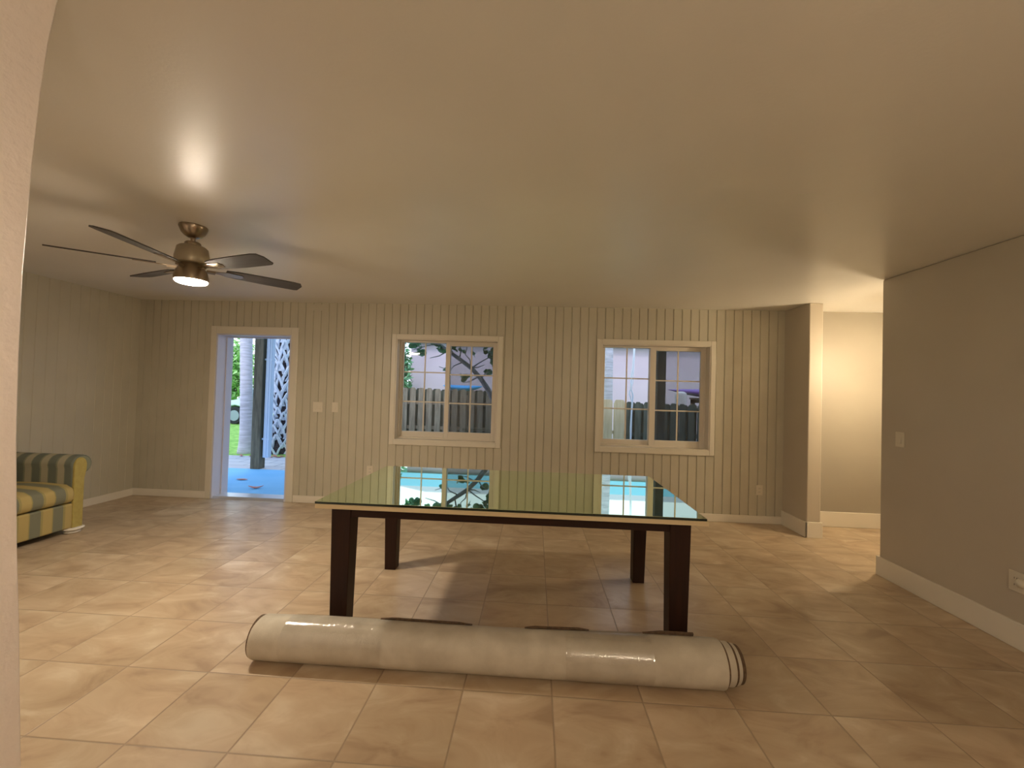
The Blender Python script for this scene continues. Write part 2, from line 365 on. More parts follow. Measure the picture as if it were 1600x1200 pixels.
# ---- plates
def plate(name,c,w,h,kind,label,axis='y',gang=1,group=None,cat='switch'):
    """wall plate facing -y (axis y) or -x (axis x); origin at its centre"""
    m=MB(); m.box(-w/2,w/2,-.006,0,-h/2,h/2); root=m.build(name,M['plate'],bevel=.002)
    root.location=c
    if axis=='x': root.rotation_euler=(0,0,-PI/2)
    tag(root,label,cat,group)
    for g in range(gang):
        gx=(g-(gang-1)/2)*.046
        if kind=='switch':
            o=MB().prism([(-.006,-.032),(-.0105,-.030),(-.0085,0),(-.0065,.032)],'x',gx-.015,gx+.015).build('rocker',M['plate'],root,bevel=.001)
        elif kind=='outlet':
            for dz in (-.02,.02):
                o=MB().lathe([(.016,0),(.016,.0025)],n=20,mtx=Matrix.Translation((gx,-.006,dz))@Matrix.Rotation(PI/2,4,'X')).build('socket',M['plate'],root)
                s=MB(); s.box(gx-.008,gx-.0055,-.0092,-.0086,dz-.004,dz+.006); s.box(gx+.0055,gx+.008,-.0092,-.0086,dz-.004,dz+.006); s.build('slot',M['slot'],o)
    return root
plate('light_switch',(-2.694,D-.0005,1.192),.125,.125,'switch','double switch plate on the beadboard nearest the doorway',gang=2)
plate('light_switch',(-2.474,D-.0005,1.196),.078,.122,'switch','single switch plate on the beadboard left of the windows')
plate('wall_outlet',(-2.005,D-.0005,.43),.08,.118,'outlet','outlet plate low on the beadboard behind the table corner',cat='outlet')
plate('wall_outlet',(2.653,D-.0005,.386),.075,.118,'outlet','outlet plate low on the beadboard below right of the right window',cat='outlet')
plate('light_switch',(RW-.0005,3.513,1.159),.08,.12,'switch','switch plate on the plain right wall near the hallway corner',axis='x')
r_=plate('wall_outlet',(RW-.0005,2.70,.395),.08,.12,'outlet','outlet plate low on the plain right wall above the baseboard',axis='x',cat='outlet')
pg=MB().lathe([(.026,0),(.027,.02),(.022,.03),(.0,.032)],n=24,mtx=Matrix.Translation((RW-.0095,2.655,.40))@Matrix.Rotation(-PI/2,4,'Y')).build('plug_adapter',M['plate'],smooth=True)
tag(pg,'small round white plug adapter at the right wall outlet','plug')
tag(MB().box(-2.83,-2.60,D-.004,D-.0005,2.395,2.475).build('blank_cover_plate',M['wallpaint'],bevel=.001),'painted blank cover plate high on the beadboard right of the doorway','cover plate')  # thin blank cover plate in wall paint, not an outlet part

# ================================================================ TABLE
tb=empty('table',(-.145,2.96,0)); tag(tb,'long dark wood table with green tinted glass top standing behind the rolled rug','table')
def tp(m): return m
TC=Vector((-.145,2.96,0))
GX0,GX1,GY0,GY1=-1.210,.930,2.273,3.397
MB().box(GX0,GX1,GY0,GY1,.7945,.8065).build('glass_top',[M['glassedge']],tb,loc=TC,label='dark edge of the tinted glass top').location=(0,0,0)
o=MB().hexa([(GX0+.0015,GY0+.0015,.8066),(GX1-.0015,GY0+.0015,.8066),(GX1-.0015,GY1-.0015,.8066),(GX0+.0015,GY1-.0015,.8066),
             (GX0+.003,GY0+.003,.808),(GX1-.003,GY0+.003,.808),(GX1-.003,GY1-.003,.808),(GX0+.003,GY1-.003,.808)]).build('glass_surface',M['mirror'],tb,loc=TC,label='mirror-like green glass surface'); o.location=(0,0,0)
o=MB().box(GX0-.001,GX1+.012,GY0+.002,GY1+.004,.768,.794).build('board',M['board'],tb,loc=TC,bevel=.002,label='raw pale board under the glass'); o.location=(0,0,0)
# legs: outer size .118 tapering on the inner sides to .095
AX0,AX1,AY0,AY1=-1.174,.896,2.397,3.385
def leg(sx,sy):
    x=AX0 if sx<0 else AX1; y=AY0 if sy<0 else AY1
    t=.115 if sy<0 else .105; b=.098 if sy<0 else .088
    ix=1 if sx<0 else -1; iy=1 if sy<0 else -1
    ox=.012*ix
    def sec(w,z,o=0):
        a=[(x+o,y),(x+o+ix*w,y),(x+o+ix*w,y+iy*w),(x+o,y+iy*w)]; return [(p[0],p[1],z) for p in a]
    m=MB(); m.rings([sec(b,0,ox),sec(t-.0,.68,ox*.1),sec(t,.7675)])
    o=m.build('leg',M['darkwood'],tb,loc=TC,bevel=.004); o.location=(0,0,0)
for sx in (-1,1):
    for sy in (-1,1): leg(sx,sy)
for b in [(AX0+.1,AX1-.1,AY0+.008,AY0+.032,.688,.7675),(AX0+.1,AX1-.1,AY1-.032,AY1-.008,.688,.7675)]:
    o=MB().box(*b).build('apron',M['darkwoodx'],tb,loc=TC,bevel=.002); o.location=(0,0,0)
for b in [(AX0+.01,AX0+.034,AY0+.1,AY1-.1,.688,.7675),(AX1-.034,AX1-.01,AY0+.1,AY1-.1,.688,.7675)]:
    o=MB().box(*b).build('apron',M['darkwood'],tb,loc=TC,bevel=.002); o.location=(0,0,0)

# ================================================================ ROLLED RUG
RC0=Vector((-.16,2.245,0))
rug=empty('rolled_rug',RC0); tag(rug,'large beige rug rolled up and taped lying on the tiles before the table','rug')
XL,XR=-1.425,.968
def rad(x):  # slightly fatter to the right
    t=(x-XL)/(XR-XL); return .110+.004*t+.002*math.sin(t*9)
def cy(x): t=(x-XL)/(XR-XL); return 2.178+.012*t
def spiral_ring(x,off=0.,lump=True):
    """closed ring: outer surface with a step where the rug end lies along the back of the roll"""
    r0=rad(x)+off; pts=[]; n=64
    for i in range(n):
        a=2*PI*i/n+R(58)                 # start at upper back
        t=i/n; rr=r0*(1-.045*(1-t))       # one turn of the spiral
        z=math.sin(a)*rr; y=math.cos(a)*rr
        if z<-r0*.93: z=-r0*.93
        l=(noise.noise(Vector((x*2.2,a*1.1 if i<n else 0,3)))*.0022) if lump else 0
        pts.append((x,cy(x)+y*(1+l/r0),r0*.93+z*(1+l/r0)))
    return pts
m=MB(); N=60
xs=[XL+(XR-XL)*i/N for i in range(N+1)]
rs=[spiral_ring(x) for x in xs]
def shrink(r,k,dx):
    c=sum((Vector(p) for p in r),Vector())/len(r); return [(p[0]+dx,c.y+(p[1]-c.y)*k,c.z+(p[2]-c.z)*k) for p in r]
rs=[shrink(rs[0],.93,-.012),shrink(rs[0],.985,-.009)]+rs+[shrink(rs[-1],.985,.004),shrink(rs[-1],.95,.006)]
m.rings(rs,cap=True); o=m.build('roll',M['rug'],rug,loc=RC0); o.location=(0,0,0); smooth_angle(o,40)
# dark edge bands of the telescoped inner turns at the right end and the plain left end
def band(r,x0,x1,c,name,mtl,lab=None,tilt=0,th=None):
    m=MB(); n=56; rr=[]
    for (x,q) in ((x0,r),(x1-.004,r),(x1,r-.004),(x1,r-.012),(x1-.03,r-.014)):
        rr.append([(x+tilt*math.sin(2*PI*i/n),c[0]+q*math.cos(2*PI*i/n),c[1]+q*math.sin(2*PI*i/n)) for i in range(n)])
    m.rings(rr,cap=True); o=m.build(name,mtl,rug,loc=RC0,label=lab); o.location=(0,0,0); smooth_angle(o,50); return o
yc=cy(XR); zc=rad(XR)*.93
band(.1035,XR-.02,XR+.016,(yc,zc),'pile_edge',M['rugedge'],'dark brown pile edge showing at the end')
band(.099,XR-.02,XR+.050,(yc+.002,zc+.001),'inner_turn',M['rug'])
band(.0955,XR+.02,XR+.061,(yc+.002,zc+.001),'pile_edge',M['rugedge'],'dark brown pile edge showing at the end')
band(.091,XR+.02,XR+.080,(yc+.004,zc+.001),'inner_turn',M['rug'])
band(.087,XR+.03,XR+.098,(yc+.004,zc+.001),'pile_edge',M['rugedge'],'dark brown pile edge showing at the end')
m=MB(); rr=rad(XL); n=48
for k in range(1):
    m.rings([[(XL-x,cy(XL)+q*math.cos(2*PI*i/n),rr*.95+q*math.sin(2*PI*i/n)) for i in range(n)] for x,q in ((-.005,.103),(.016,.103),(.018,.100),(.018,.0))])
o=m.build('pile_edge',M['rugedge'],rug,loc=RC0,label='dark brown pile edge showing at the end'); o.location=(0,0,0)
# loose flap edges standing up along the back of the roll
def flap(x0,x1,h,name='flap'):
    m=MB(); n=24; rs=[]
    for i in range(n+1):
        t=i/n; x=x0+(x1-x0)*t; e=min(1,min(t,1-t)*6+.12 if h[1] else t*2.5+.1); e=min(1,e)
        r=rad(x); a=R(60); base=Vector((0,math.cos(a)*r,math.sin(a)*r)); d=Vector((0,-.25,1)).normalized(); o2=Vector((0,.0,0))
        c=Vector((x,cy(x),r*.93)); p=c+base*.97; q=p+d*h[0]*e; w=Vector((0,.010,.002))
        rs.append([p,q,q+w,p+w])
    m.rings(rs); o=m.build(name,M['rugedge'],rug,loc=RC0,label='dark loose edge of the rug along the back'); o.location=(0,0,0)
flap(-.80,-.30,(.0095,1)); flap(-.02,.32,(.0105,1)); flap(.60,.86,(.0155,0))
def wrapband(x0,x1):
    m=MB(); n=20; rs=[]
    for i in range(n+1):
        x=x0+(x1-x0)*i/n; rs.append(spiral_ring(x,.0022))
    m.rings(rs,cap=False); o=m.build('plastic_wrap',M['wrap'],rug,loc=RC0,label='clear shiny plastic tape wound round the roll'); o.location=(0,0,0); smooth_angle(o,40)
wrapband(-1.27,-.74); wrapband(.19,.62)

# ================================================================ SOFA
SF=Vector((-4.7,2.85,0)); sofa=empty('sofa',SF); tag(sofa,'yellow and grey green striped sofa with rolled arms at the far left wall','sofa')
FX=-4.30; BX=-5.055
def sp(mb,name,m,bevel=0,smooth=False,label=None,seg=3):
    o=mb.build(name,m,sofa,loc=SF,bevel=bevel,smooth=smooth,label=label,seg=seg); o.location=(0,0,0); return o
sp(MB().box(BX+.02,FX,1.95,3.70,.055,.285),'base',M['str_y'],.015)
sp(MB().box(BX+.02,FX-.03,1.93,3.76,.045,.056),'underside',M['black'])
for (a,b) in ((2.76,3.695),(1.965,2.755)):
    m=MB(); prof=[(BX+.2,.295),(FX-.01,.295),(FX+.018,.325),(FX+.022,.38),(FX+.006,.43),(FX-.06,.462),(FX-.3,.475),(BX+.2,.47)]
    m.prism(prof,'y',a,b); sp(m,'seat_cushion',M['str_y'],.025,True)
m=MB(); m.prism([(BX,.28),(BX+.24,.28),(BX+.20,.62),(BX+.19,.72),(BX+.12,.77),(BX,.76)],'y',2.05,3.66); sp(m,'backrest',M['str_y'],.03,True)
def arm_profile(sgn,yi,g=0):
    # inner face at yi, roll outwards
    pts=[(yi,.045),(yi,.60)]
    cyy,cz,r=yi+sgn*.085,.635,.092
    for k in range(0,13):
        a=PI-(PI*1.28)*k/12
        pts.append((cyy+sgn*math.cos(a)*(r-g),cz+math.sin(a)*(r-g)))
    pts+=[(yi+sgn*.115,.545),(yi+sgn*.112,.045)]
    return pts
for sgn,yi in ((1,3.69),(-1,1.96)):
    a=sp(MB().prism(arm_profile(sgn,yi),'x',BX,FX-.012),'arm',M['str_x'],.022,True)
    m=MB(); pts=[(yi+sgn*.004,.05),(yi+sgn*.004,.60)]
    for k in range(0,9):
        an=PI-(PI*.95)*k/8; pts.append((yi+sgn*(.058+math.cos(an)*.054),.625+math.sin(an)*.082))
    pts+=[(yi+sgn*.108,.58),(yi+sgn*.092,.50),(yi+sgn*.092,.05)]
    o=m.prism(pts,'x',FX-.02,FX+.006).build('front_panel',M['yel'],a,bevel=.006,smooth=True,seg=2,label='plain yellow panel on the arm front')
    bm=o.data; 
    for v in bm.vertices: v.co-=SF
for (x,y) in ((FX-.035,3.73),(FX-.035,1.92),(BX+.08,3.735),(BX+.08,1.90)):
    sp(MB().lathe([(.044,0),(.060,.006),(.062,.016),(.046,.024),(.055,.030),(.082,.038),(.084,.048),(.06,.054)],(x,y,0),24),'foot',M['bun'],0,True)

# ================================================================ CEILING FAN
FC=Vector((-2.32,2.65,0)); FZ=H
fan=empty('ceiling_fan',(FC.x,FC.y,H)); tag(fan,'five-blade ceiling fan with bronze canopy and glowing light hanging near the doorway','ceiling fan')
def fp(mb,name,m,**k):
    o=mb.build(name,m,fan,loc=(FC.x,FC.y,H),**k); o.location=(0,0,0); return o
c=(FC.x,FC.y,0)
smooth_angle(fp(MB().lathe([(.0799,H-.0005),(.0816,H-.008),(.0782,H-.02),(.0680,H-.045),(.0493,H-.065),(.0289,H-.078),(.0187,H-.080)],c,40),'canopy',M['nickel']),50)
fp(MB().lathe([(.014,H-.14),(.014,H-.075)],c,20),'downrod',M['nickel'],smooth=False)
smooth_angle(fp(MB().lathe([(.02,2.352),(.0442,2.366),(.0467,2.382),(.0408,2.390),(.02,2.394)][::-1],c,32),'collar',M['nickel']),50)
smooth_angle(fp(MB().lathe([(.0425,2.366),(.0748,2.360),(.0859,2.350),(.0986,2.285),(.0986,2.255),(.0918,2.246),(.0595,2.243)],c,48),'motor_housing',M['nickel2']),40)
smooth_angle(fp(MB().lathe([(.0638,2.243),(.0723,2.22),(.0884,2.19),(.0978,2.155),(.0952,2.130)],c,40),'light_kit',M['nickel']),50)
smooth_angle(fp(MB().lathe([(.0884,2.134),(.0918,2.129),(.0875,2.120),(.0723,2.113),(.0425,2.109),(.001,2.108)],c,48),'light_lens',M['fanlens'],label='glowing white round light lens'),60)
bl=fp
def blade(ang):
    mtx=Matrix.Rotation(R(ang),4,'Z')@Matrix.Translation((0,0,2.222))@Matrix.Rotation(R(-12),4,'X')
    # outline in local (u along blade, v across)
    out=[(.19,-.045),(.26,-.058),(.45,-.066),(.62,-.068),(.665,-.060),(.685,-.02),(.675,.055),(.655,.064),(.45,.064),(.26,.056),(.19,.045)]
    m=MB(); m.prism(out,'z',-.004,.004,mtx=Matrix.Identity(4))
    b=bpy.data.objects.new('blade',bpy.data.meshes.new('blade'))
    bmesh.ops.recalc_face_normals(m.bm,faces=m.bm.faces); m.bm.to_mesh(b.data); m.bm.free(); b.data.materials.append(M['blade'])
    COL.objects.link(b); b.parent=fan; b.matrix_local=Matrix.Translation((0,0,-H))@mtx
    m=MB(); m.prism([(.085,-.012),(.15,-.016),(.20,-.034),(.285,-.026),(.30,0),(.285,.026),(.20,.034),(.15,.016),(.085,.012)],'z',-.0095,-.0045)
    m.box(.08,.13,-.012,.012,-.02,-.006)
    a=m.build('blade_arm',M['nickel'],b)
for a in (216.5,277,343,48,158): blade(a)

# ================================================================ LAMPS
def globe(x,y,zc,r,mt_,label):
    e=empty('pendant_light',(x,y,H)); tag(e,label,'pendant light')
    for nm_,pr,m_ in (('rim',[(.07,H-.0005),(.07,H-.03),(.02,H-.035)],M['nickel']),('stem',[(.008,zc+r-.002),(.008,H-.02)],M['nickel']),
                      ('diffuser',[(max(.001,r*math.sin(PI*k/14)),zc+r*math.cos(PI*k/14)) for k in range(15)],mt_)):
        o=MB().lathe(pr,(x,y,0),28).build(nm_,m_,e,loc=(x,y,H),smooth=nm_=='diffuser'); o.location=(0,0,0)
    return e
globe(1.32,-.95,1.88,.14,M['dome2'],'round glowing globe light hanging behind the viewer on the right')
globe(3.72,4.14,1.85,.10,M['dome'],'round glowing globe light hanging in the hallway round the corner')
MB().lathe([(.13,1.965),(.124,1.97),(.04,2.03),(.008,2.04)],(3.72,4.14,0),28).build('added_shade',M['nickel'],[o_ for o_ in COL.objects if o_.name.startswith('pendant_light') and abs(o_.location.x-3.72)<.01][0],loc=(3.72,4.14,H)).location=(0,0,0)  # shade added to cut the hall lamp's light on the ceiling
fill_lamp=globe(-.75,.25,1.62,.05,M['dome3'],'small added globe light just behind the viewer, brightening the near wall end')  # unseen lamp added to brighten the near wall end
MB().lathe([(.072,1.665),(.068,1.669),(.03,1.70),(.008,1.71)],(-.75,.25,0),28).build('added_shade',M['nickel'],fill_lamp,loc=(-.75,.25,H)).location=(0,0,0)  # added shade, keeps this fill lamp off the ceiling

# ================================================================ OUTSIDE
GZ=-.06
struct(MB().box(-9,8,D+.27,7.2,GZ-.1,GZ).build('patio_slab',M['slab']),'smooth sky-tinted concrete patio slab outside the door','patio')
struct(MB().box(-12,9,7.2,8.5,GZ-.1,GZ-.002).build('paver_walk',M['paver']),'band of lavender grey pavers beyond the patio slab','paving')
struct(MB().box(-30,20,8.5,40,GZ-.1,GZ-.004).build('lawn',M['grass']),'bright green lawn beyond the pavers','lawn')
struct(MB().box(-7,5,D+.2,7.5,2.72,2.86).build('porch_roof',M['trim']),'roof slab over the patio','roof')
# porch posts
def post(x,y,w,label,loc=None):
    o=MB().box(-w/2,w/2,-w/2,w/2,0,2.72-GZ).build('porch_post',M['post'],bevel=.006); o.location=(x,y,GZ); tag(o,label,'post'); return o
post(-4.96,7.27,.165,'dark weathered square porch post seen through the open doorway')
post(2.155,7.3,.14,'dark square porch post seen through the right window')
ds=empty('downspout',(-4.80,7.28,.14)); tag(ds,'pale blue downspout fixed beside the porch post outside the doorway','downspout')
o=MB().box(-.055,.055,-.045,.045,0,2.58).build('pipe',M['spout'],ds,bevel=.01)
for z in (.32,1.75): MB().box(-.075,.062,-.05,.05,z,z+.03).build('strap',M['spout'],ds)
m=MB(); m.box(-.01,.012,-.052,-.044,0,2.58); m.build('seam_rib',M['spout'],ds)
# smooth palm trunk
def trunk(x,y,r0,r1,h,lean,label):
    m=MB(); rs=[]; n=24; K=90
    for i in range(K+1):
        t=i/K; z=h*t; r=r1+(r0-r1)*math.exp(-z*3.2)
        r*=1+.006*math.sin(z*62+2*math.sin(z*9))+.008*math.sin(z*23)
        rs.append([(lean*t*math.cos(0)+r*math.cos(2*PI*k/n)*(1+.02*noise.noise(Vector((k,z*4,0)))),r*math.sin(2*PI*k/n),z) for k in range(n)])
    m.rings(rs); o=m.build('palm_tree',M['bark'],smooth=True); o.location=(x,y,GZ-.01); tag(o,label,'tree'); return o
trunk(-6.30,8.85,.185,.120,3.6,-.16,'smooth ringed pale palm trunk left of the porch post')
trunk(1.80,10.3,.14,.112,3.6,-.04,'slim pale palm trunk behind the tan fence boards')
# booted palm
bp=empty('palm_tree',(-5.62,9.0,GZ)); tag(bp,'thick palm trunk with criss-cross silver boots right of the downspout','tree')
MB().lathe([(.23,-.0),(.19,.3),(.16,1),(.15,3.4)],n=20).build('core',M['bootcore'],bp)
m=MB(); rnd=random.Random(3)
row=0; z=.0
while z<3.0:
    n=7; tp_=z/3.0; rr=.185-.04*tp_+.05*math.exp(-z*4)
    for k in range(n):
        a=2*PI*(k+(row%2)*.5)/n+rnd.uniform(-.2,.2); zj=rnd.uniform(-.05,.05); wj=rnd.uniform(.8,1.35)
        # split base: two legs meeting in a tongue pointing up and out
        for s in (-1,1):
            P=[]; seg=5
            for q in range(seg+1):
                t=q/seg; aa=a+s*(1-t)*.52; zz=z+zj+t*.30+rnd.uniform(-.01,.01); ro=rr+.012+t*.075*(1 if t>.3 else .6); w=.034*wj*(1-.35*t)
                th=.016*(1-.4*t)
                rad_=Vector((math.cos(aa),math.sin(aa),0)); tan=Vector((-math.sin(aa),math.cos(aa),0)); c0=rad_*ro+Vector((0,0,zz))
                P.append([c0-tan*w+rad_*-.01,c0+tan*w+rad_*-.01,c0+tan*w*.7+rad_*th,c0-tan*w*.7+rad_*th])
            m.rings(P)
    row+=1; z+=.155
m.build('boots',M['boot'],bp,label='silver grey criss-cross leaf boots')
# foliage helper
def foliage(m,c,rx,ry,rz,n,size,rnd,roundleaf=False,shell=.45):
    for i in range(n):
        d=Vector((rnd.gauss(0,1),rnd.gauss(0,1),rnd.gauss(0,1))).normalized()*(shell+(1-shell)*rnd.random())
        p=Vector((c[0]+d.x*rx,c[1]+d.y*ry,c[2]+d.z*rz)); s=size*rnd.uniform(.6,1.3)
        rot=Euler((rnd.uniform(-1.2,1.2),rnd.uniform(-1,1),rnd.uniform(0,6.3))).to_matrix()
        if roundleaf: pts=[(math.cos(t*2*PI/10)*s*.5,math.sin(t*2*PI/10)*s*.46,.05*s*math.cos(t*4*PI/10)) for t in range(10)]
        else: pts=[(-s*.5,0,0),(-.15*s,-.22*s,.05*s),(.5*s,0,0),(-.15*s,.22*s,.05*s)]
        vs=[m.bm.verts.new(p+rot@Vector(q)) for q in pts]; m._f(vs)
def bush(name,c,r,n,size,mt,label,seed,group=None,cat='shrub'):
    rnd=random.Random(seed); e=empty(name,(c[0],c[1],GZ)); tag(e,label,cat,group)
    m=MB(); 
    for k in range(6):
        a=rnd.uniform(0,6.28); foliage(m,(math.cos(a)*r[0]*.35,math.sin(a)*r[1]*.3,c[2]-GZ+rnd.uniform(-.35,.35)*r[2]),r[0]*.75,r[1]*.75,r[2]*.72,n//6,size,rnd)
    m.build('foliage',mt,e,recalc=False)
    m=MB()
    for k in range(4):
        a=k*1.6; m.tube([(0.05*math.cos(a),.05*math.sin(a),0),(r[0]*.25*math.cos(a),r[1]*.2*math.sin(a),(c[2]-GZ)*.6),(r[0]*.5*math.cos(a),r[1]*.4*math.sin(a),c[2]-GZ+.3*r[2])],[.05,.035,.012],6)
    m.build('stem',M['stem'],e)
bush('shrub',(-15.6,20.5,1.9),(1.35,1.3,2.3),3200,.30,M['hedge'],'tall bright shrub behind the car, leftmost in the doorway',11,cat='shrub')
bush('shrub',(-12.7,21.0,1.7),(1.35,1.3,2.2),3200,.28,M['hedge2'],'tall mixed green shrub behind the car, right of the pale trunk',12)
bush('shrub',(-9.9,20.6,1.8),(1.25,1.2,2.2),2600,.28,M['hedge'],'tall bright shrub behind the booted palm trunk',13)
bush('shrub',(-4.85,13.1,1.7),(.85,.6,1.75),5000,.24,M['leaf'],'green shrub above the fence at the corner of the pink house',14)
bush('shrub',(-18.6,21.5,2.2),(1.4,1.3,2.6),2400,.34,M['hedge2'],'large green shrub at the far left behind the car',15)
# car
car=empty('car',(-9.95,15.9,GZ)); tag(car,'silvery white car parked on the grass beyond the palm trunks','car')
W=.86
body=[(-2.15,.32),(-2.18,.62),(-2.08,.80),(-1.25,.92),(-.62,1.38),(.55,1.43),(1.35,1.02),(2.05,.92),(2.16,.70),(2.15,.32),
      (1.72,.28),(1.68,.52),(1.50,.66),(1.30,.70),(1.10,.66),(.92,.52),(.88,.26),(-.88,.26),(-.92,.52),(-1.10,.66),(-1.30,.70),(-1.50,.66),(-1.68,.52),(-1.72,.28)]
m=MB()
def taper(poly,y,k): return [(x,y,z if z<.9 else z) for x,z in poly]
m.prism(body,'y',-W,W); b=m.build('body',M['car'],car,bevel=.05,seg=3,smooth=True)
for s in (-1,1):
    for poly in ([(-1.12,.95),(-.58,1.33),(-.05,1.36),(-.05,.95)],[(.02,.95),(.02,1.36),(.5,1.36),(1.15,1.0),(1.1,.95)]):
        MB().prism(poly,'y',s*W-.012,s*W+.012).build('side_window',M['carglass'],b)
m=MB().prism([(-1.22,.955),(-.66,1.385),(-.62,1.36),(-1.16,.94)],'y',-.72,.72); m.build('windshield',M['carglass'],b)
for x in (-1.3,1.3):
    for s in (-1,1):
        mt=Matrix.Translation((x,s*(W-.1),.32))@Matrix.Rotation(PI/2,4,'X')
        w=MB().lathe([(.19,-.10),(.30,-.105),(.325,-.08),(.325,.08),(.30,.105),(.19,.10)],n=32,mtx=mt).build('wheel',M['tyre'],car,smooth=False)
        mt2=Matrix.Translation((x,s*(W-.0),.32))@Matrix.Rotation(PI/2,4,'X')
        m=MB().lathe([(.20,-.012),(.20,.012)],n=28,mtx=mt2); m.build('rim',M['rim'],w)
m=MB().box(-2.0,2.0,-W-.01,-W+.05,.24,.34); m.build('side_sill',M['tyre'],b)
# fences
def fence(x0,x1,y,mt,label,pitch=.186,w=.125,zt=1.47,slope=-.012,rails=(.62,1.16),seed=1,back=True):
    rnd=random.Random(seed); e=empty('fence',(x0,y,GZ)); tag(e,label,'fence')
    L=x1-x0; k=0; x=0
    def pk(xc,yo,dz=0,pm=None):
        h=zt-GZ+slope*(xc+x0+2)+rnd.uniform(-.012,.012)+dz; m=MB(); a=w/2; tl=rnd.uniform(-.006,.006)
        m.prism([(xc-a,.04),(xc+a,.04),(xc+a+tl,h-.04),(xc+a-.03+tl,h),(xc-a+.03+tl,h),(xc-a+tl,h-.04)],'y',yo,yo+.018); m.build('picket',pm or mt,e)
    while x<L-.01:
        pk(x+w/2,-.045)
        if back and x+pitch<L: pk(x+w/2+pitch/2,.075,-.01,M['fenceg'])  # back row coloured darker to paint in the shade of the gaps
        x+=pitch
    for z in rails: MB().box(0,L,-.02,.035,z-GZ-.035,z-GZ+.035).build('rail',mt,e)
    for px in (0,L/2,L-.09): MB().box(px,px+.09,-.02,.04,0,zt-GZ-.12).build('post',mt,e)
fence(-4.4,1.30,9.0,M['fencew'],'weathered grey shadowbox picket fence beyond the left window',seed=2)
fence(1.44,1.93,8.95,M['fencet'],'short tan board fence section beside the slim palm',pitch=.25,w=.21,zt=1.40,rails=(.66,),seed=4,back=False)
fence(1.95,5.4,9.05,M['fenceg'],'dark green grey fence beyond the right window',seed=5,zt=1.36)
# pink house
h=empty('house',(2.5,19,GZ)); tag(h,'pale pink stucco house with sky blue fascia behind the fences','house')
def hp(mb,name,m,**k):
    o=mb.build(name,m,h,loc=(2.5,19,GZ),**k); o.location=(0,0,0); return o
hp(MB().box(-4.42,13,14.5,22,GZ,3.14),'wall',M['pink'])
hp(MB().box(-4.75,13.3,14.28,14.33,3.07,3.52),'fascia',M['fascia'])
hp(MB().box(-4.75,13.3,14.33,22.3,3.145,3.20),'soffit',M['fascia'])
hp(MB().prism([(14.28,3.52),(18.3,4.7),(22.3,3.52)],'x',-4.75,13.3),'roof',M['roofm'])
# branching round-leaf tree outside left window
tr=empty('tree',(-.28,7.0,GZ)); tag(tr,'leaning grey tree with round green leaves just outside the left window','tree')
def P(x,z,y=7.0): return (x+.28,y-7.0,z-GZ)
m=MB()
m.tube([P(-.28,GZ),P(-.40,.6),P(-.58,1.1),P(-.784,1.464),P(-.92,1.659),P(-1.085,1.834),P(-1.25,1.949),P(-1.415,2.065),P(-1.66,2.23),P(-1.95,2.42)],[.075,.068,.056,.044,.040,.036,.034,.030,.024,.016],12)
m.build('trunk',M['branch'],tr,smooth=True)
rnd=random.Random(21)
tw=[]
tw_pts=[[P(-1.30,1.99),P(-1.27,2.14),P(-1.33,2.30),P(-1.28,2.5)],[P(-1.085,1.834),P(-.95,1.93),P(-.80,2.02),P(-.68,2.22)],
 [P(-1.085,1.834),P(-1.12,1.98),P(-1.20,2.06),P(-1.15,2.3)],[P(-1.5,2.12),P(-1.62,2.02,6.9),P(-1.78,1.98,6.9)],[P(-1.45,2.08),P(-1.44,1.9,6.9),P(-1.50,1.80,6.9),P(-1.62,1.84,6.9)],
 [P(-1.085,1.834),P(-.98,1.86,7.1),P(-.88,1.90,7.1)],[P(-.92,1.66),P(-.84,1.74,6.9),P(-.74,1.80,6.9)],[P(-1.66,2.23),P(-1.85,2.20),P(-2.1,2.12)],[P(-.95,1.7),P(-1.1,1.6,6.9),P(-1.2,1.58,6.9)],
 [P(-.80,2.02),P(-.72,1.98),P(-.62,1.95)],[P(-1.2,1.95),P(-1.38,1.86,6.95),P(-1.5,1.7,6.95)]]
for t in tw_pts:
    m=MB(); m.tube(t,[.014-.009*i/(len(t)-1) for i in range(len(t))],6); m.build('branch',M['branch'],tr,smooth=True)
m=MB()
def cl(x,z,n,r,s=.115,y=7.0):
    foliage(m,P(x,z,y),r,r*.8,r*.8,n,s,rnd,True,.2)
for (x,z,n,r) in [(-.72,2.05,12,.14),(-.62,1.96,9,.10),(-.64,1.85,6,.07),(-.86,2.16,7,.10),(-1.52,2.14,6,.08),(-1.42,2.2,6,.09),(-1.20,1.66,4,.05),(-1.10,1.70,2,.04),(-.80,1.80,5,.05),
   (-1.05,2.08,2,.04),(-1.95,2.10,10,.13),(-2.05,2.2,10,.13),(-1.30,2.42,9,.14),(-.78,2.40,14,.2),(-.60,2.2,12,.16),(-1.75,2.34,12,.16),(-1.1,2.5,12,.18),(-1.50,1.80,2,.03),(-1.25,2.12,3,.05),(-1.66,2.16,5,.08),(-.70,1.93,8,.09),(-.66,2.12,10,.10)]:
    cl(x,z,n,r)
for (x,z,n,r) in [(-2.5,2.50,9,.16),(-2.1,2.62,10,.18),(-1.7,2.52,9,.16),(-1.3,2.60,10,.18),(-1.0,2.50,9,.16),(-2.35,2.75,9,.2),(-1.5,2.78,9,.2)]: cl(x,z,n,r,.13,8.4)
m.build('leaves',M['leaf'],tr,recalc=False)
m=MB(); m.tube([P(-1.95,2.42),P(-2.0,2.5,7.6),P(-2.1,2.6,8.3),P(-2.4,2.6,8.5)],[.016,.014,.01,.006],6); m.build('branch',M['branch'],tr,smooth=True)
